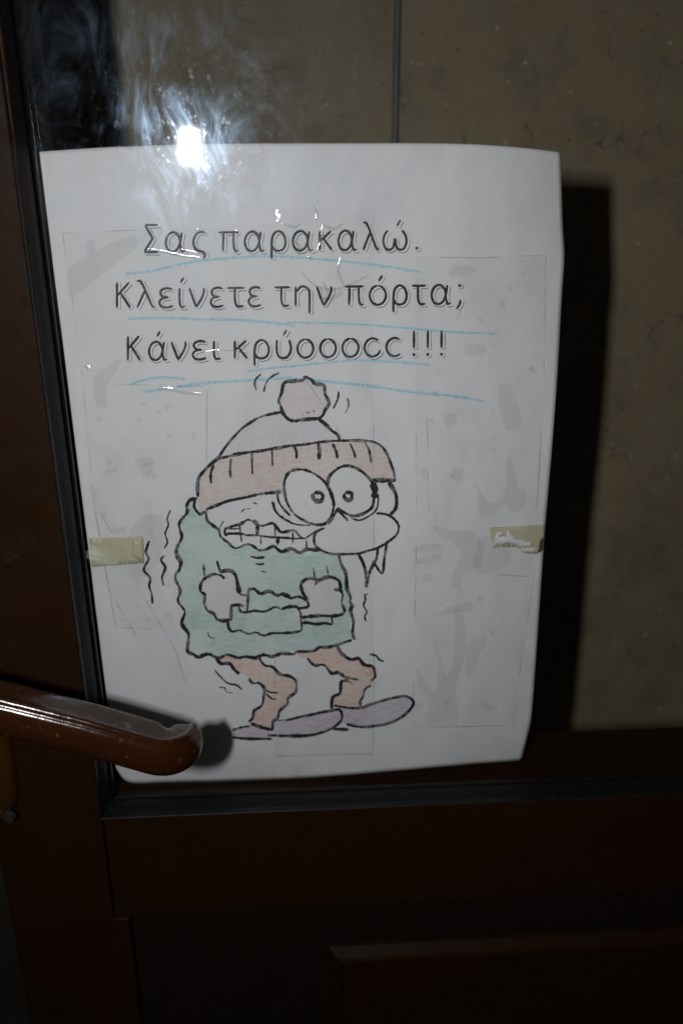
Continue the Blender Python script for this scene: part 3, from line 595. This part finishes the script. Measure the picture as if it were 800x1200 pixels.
clear_tape('clear_tape', 'wide clear tape over the left half of the notice, wrinkled and shiny', [(73, 273), (180, 269), (322, 263), (322, 738), (136, 735), (108, 590), (90, 400)],
    [[(72, 273), (120, 271), (180, 269)], [(74, 274), (84, 340), (95, 420), (104, 520), (112, 600), (136, 735)], [(136, 735), (180, 737)], [(136, 450), (240, 453)], [(243, 455), (242, 540)]],
    [[(80, 318), (100, 302), (130, 285), (158, 277), (160, 290), (135, 310), (112, 328), (90, 345), (82, 348)], [(112, 440), (128, 428), (142, 420), (138, 432), (130, 445), (124, 462), (126, 476), (116, 478), (110, 462)],
     blob(106, 290, 6, 10), blob(171, 545, 12, 9, .6), blob(178, 557, 8, 5)] + specks(110, 230, 470, 630, 16, 7) + specks(125, 200, 670, 730, 8),
    [([(170, 291), (190, 294), (212, 299), (236, 302)], 2.6), ([(184, 455), (200, 456), (218, 460), (238, 462)], 2.4), ([(196, 277), (200, 284), (203, 290)], 2.2), ([(228, 268), (240, 270)], 2.0), ([(99, 428), (107, 433)], 2.2), ([(205, 291), (222, 294), (232, 296)], 1.5), ([(240, 412), (262, 410), (290, 413)], 1.2), ([(186, 262), (190, 270), (187, 276)], 1.8), ([(276, 268), (280, 275)], 2.0)])
clear_tape('clear_tape', 'clear tape strip running down the middle of the notice through the drawn figure', [(323, 246), (438, 243), (438, 884), (323, 886)],
    [[(322, 740), (322, 886)], [(323, 886), (380, 884), (437, 883)], [(438, 480), (438, 640)], [(438, 760), (437, 883)], [(438, 243), (438, 300)], [(350, 432), (382, 480), (412, 530)]],
    specks(330, 430, 590, 660, 5, 4),
    [([(375, 262), (390, 268), (402, 262)], 2.4), ([(370, 296), (376, 282), (378, 262)], 2.0), ([(372, 348), (385, 350), (402, 342)], 2.6), ([(378, 330), (384, 344), (380, 360)], 2.4), ([(360, 300), (366, 304)], 2), ([(352, 318), (372, 336), (398, 338), (432, 322)], 1.8), ([(366, 240), (371, 250), (369, 262)], 2.2), ([(344, 282), (352, 290), (350, 300)], 1.8), ([(400, 300), (396, 318), (404, 336)], 1.8), ([(330, 262), (345, 266), (352, 262)], 1.6)])
clear_tape('clear_tape', 'wide clear tape on the right margin with grey tree-shaped glue marks', [(486, 300), (560, 301), (639, 300), (634, 560), (620, 680), (601, 850), (484, 852), (487, 510)],
    [[(486, 301), (560, 302), (638, 299)], [(639, 300), (636, 460), (628, 600)], [(625, 672), (612, 760), (600, 850)], [(600, 850), (540, 851), (482, 852)], [(487, 508), (488, 600), (486, 700), (483, 850)], [(500, 470), (502, 600)], [(570, 672), (625, 676)]],
    [[(584, 452), (596, 450), (604, 470), (612, 494), (606, 503), (594, 504), (588, 492), (583, 470)],
     [(487, 780), (498, 800), (510, 812), (512, 780), (508, 745), (516, 768), (522, 792), (530, 778), (533, 740), (532, 715), (540, 716), (545, 745), (542, 775), (534, 806), (536, 848), (500, 850), (502, 825), (490, 800)],
     [(508, 615), (530, 622), (548, 622), (562, 630), (566, 650), (560, 665), (545, 672), (538, 690), (528, 684), (534, 662), (540, 648), (528, 634), (512, 626)],
     [(503, 724), (530, 710), (545, 705), (558, 710), (550, 716), (525, 718)], [(552, 752), (566, 746), (570, 750), (562, 770), (552, 792), (545, 788)], [(594, 535), (600, 540), (606, 570), (616, 575), (612, 595), (600, 600), (590, 590), (575, 605), (560, 600), (560, 575), (553, 568), (558, 566), (572, 588), (590, 580)],
     blob(496, 554, 5, 7), blob(536, 556, 7, 9), blob(527, 491, 9, 8), blob(575, 650, 22, 20, 0, 9, .3), blob(502, 641, 20, 5, -.1), blob(500, 655, 14, 5, -.2), blob(500, 677, 8, 5, -.2), blob(573, 828, 10, 5, .4), blob(490, 828, 6, 6), blob(556, 410, 14, 8, .3), blob(538, 318, 16, 7), blob(588, 358, 5, 6)] + specks(495, 625, 310, 560, 20, 5) + specks(495, 600, 690, 840, 6, 6))
clear_tape('clear_tape', 'slanting clear tape strip beside the masking tape left of the shivering figure', [(104, 560), (130, 600), (190, 690), (228, 790), (215, 800), (160, 760), (126, 690)],
    [[(104, 560), (112, 590), (140, 640)], [(146, 660), (170, 700), (205, 760), (218, 800)], [(128, 690), (160, 745)]], [blob(170, 640, 26, 34, .4)] )

FLAT_Y = FRONT - .0002
t = empty('clear_tape', at(10, 672, FLAT_Y)); tag(t, 'torn scrap of clear tape on the brown stile at the left edge, above the handle', 'clear tape')
fill('film', [(-40, 560), (30, 556), (42, 600), (45, 636), (22, 650), (0, 672), (-40, 680)], M['film'], t, .0002, False, None, 14)
e = bmesh.new()
pl = smoothline([(46, 618), (45, 634), (32, 643), (20, 651), (8, 664), (-6, 672)], 1.0); rows = []
for i, (x, y) in enumerate(pl):
    a = pl[max(0, i - 1)]; c = pl[min(len(pl) - 1, i + 1)]; tx, ty = c[0] - a[0], c[1] - a[1]; l = math.hypot(tx, ty) or 1
    rows.append([e.verts.new(hit(x - ty / l * 1.6 * q, y + tx / l * 1.6 * q, .0003 + .0004 * (1 - q * q))) for q in (-1, -.5, 0, .5, 1)])
for r0, r1 in zip(rows, rows[1:]):
    for j in range(4): e.faces.new((r0[j], r0[j + 1], r1[j + 1], r1[j]))
fixn(e); link('curled_edge', e, M['wrinkle'], t, True)
FLAT_Y = None
# ------------------------------------------------------------------ masking tape
def rag(poly, j=.8):
    out = []
    for a, c in zip(poly, poly[1:] + poly[:1]):
        n = max(1, int(math.dist(a, c) / 2.2))
        for i in range(n):
            t = i / n; out.append((a[0] + (c[0] - a[0]) * t + random.uniform(-j, j) * .5, a[1] + (c[1] - a[1]) * t + random.uniform(-j, j) * .5))
    return out
def thick(o, t):
    s = o.modifiers.new('thick', 'SOLIDIFY'); s.thickness = t; s.offset = 0
t = empty('masking_tape', hit(137, 662, .0006)); tag(t, 'yellowish masking tape on the left margin of the notice, its right end folded over', 'masking tape', 'masking tape pieces holding the notice')
o = fill('tape_strip', rag([(105, 630), (150, 628.5), (166, 627.5), (169.5, 659), (140, 661.5), (108, 663.5)]), M['tape'], t, .0006, False, None, 6); thick(o, .00015)
o = fill('folded_end', rag([(156, 629.5), (160, 633), (168, 629), (169, 658), (163, 655), (155, 650)], .5), M['tape'], t, .0010, False, None, 6); thick(o, .0002)
t = empty('masking_tape', hit(605, 648, .0006)); tag(t, 'torn masking tape on the right margin with white paper fibres stuck to it', 'masking tape', 'masking tape pieces holding the notice')
o = fill('tape_strip', rag([(572, 617), (600, 616.5), (637.5, 613.5), (636, 630), (634, 646), (626, 648.5), (612, 647), (606, 640.5), (590, 640), (577, 641)], 1.2), M['tape'], t, .0006, False, None, 6); thick(o, .00015)
o = fill('torn_paper', rag([(577, 637), (580, 630), (588, 627), (593, 629), (593, 621), (599, 626), (603, 631), (614, 633), (624, 636), (618, 640), (606, 638), (596, 635), (588, 638)], 1.2), M['resin'], t, .0009, False, None, 5); thick(o, .0002)
o = fill('torn_paper', rag([(579, 628), (583, 623), (589, 624), (587, 629), (582, 632)], 1.4), M['resin'], t, .0009, False, None, 5); thick(o, .0002)
o = fill('torn_paper', rag([(610, 642), (618, 641), (628, 643), (624, 647), (613, 645.5)], 1.4), M['resin'], t, .0009, False, None, 5); thick(o, .0002)
o = fill('dirt', rag([(632, 632), (636, 630), (634.5, 644), (629, 648), (630, 643)], 1.2), mat_plain('tape_dirt', (.10, .06, .05)), t, .0008, False, None, 5)
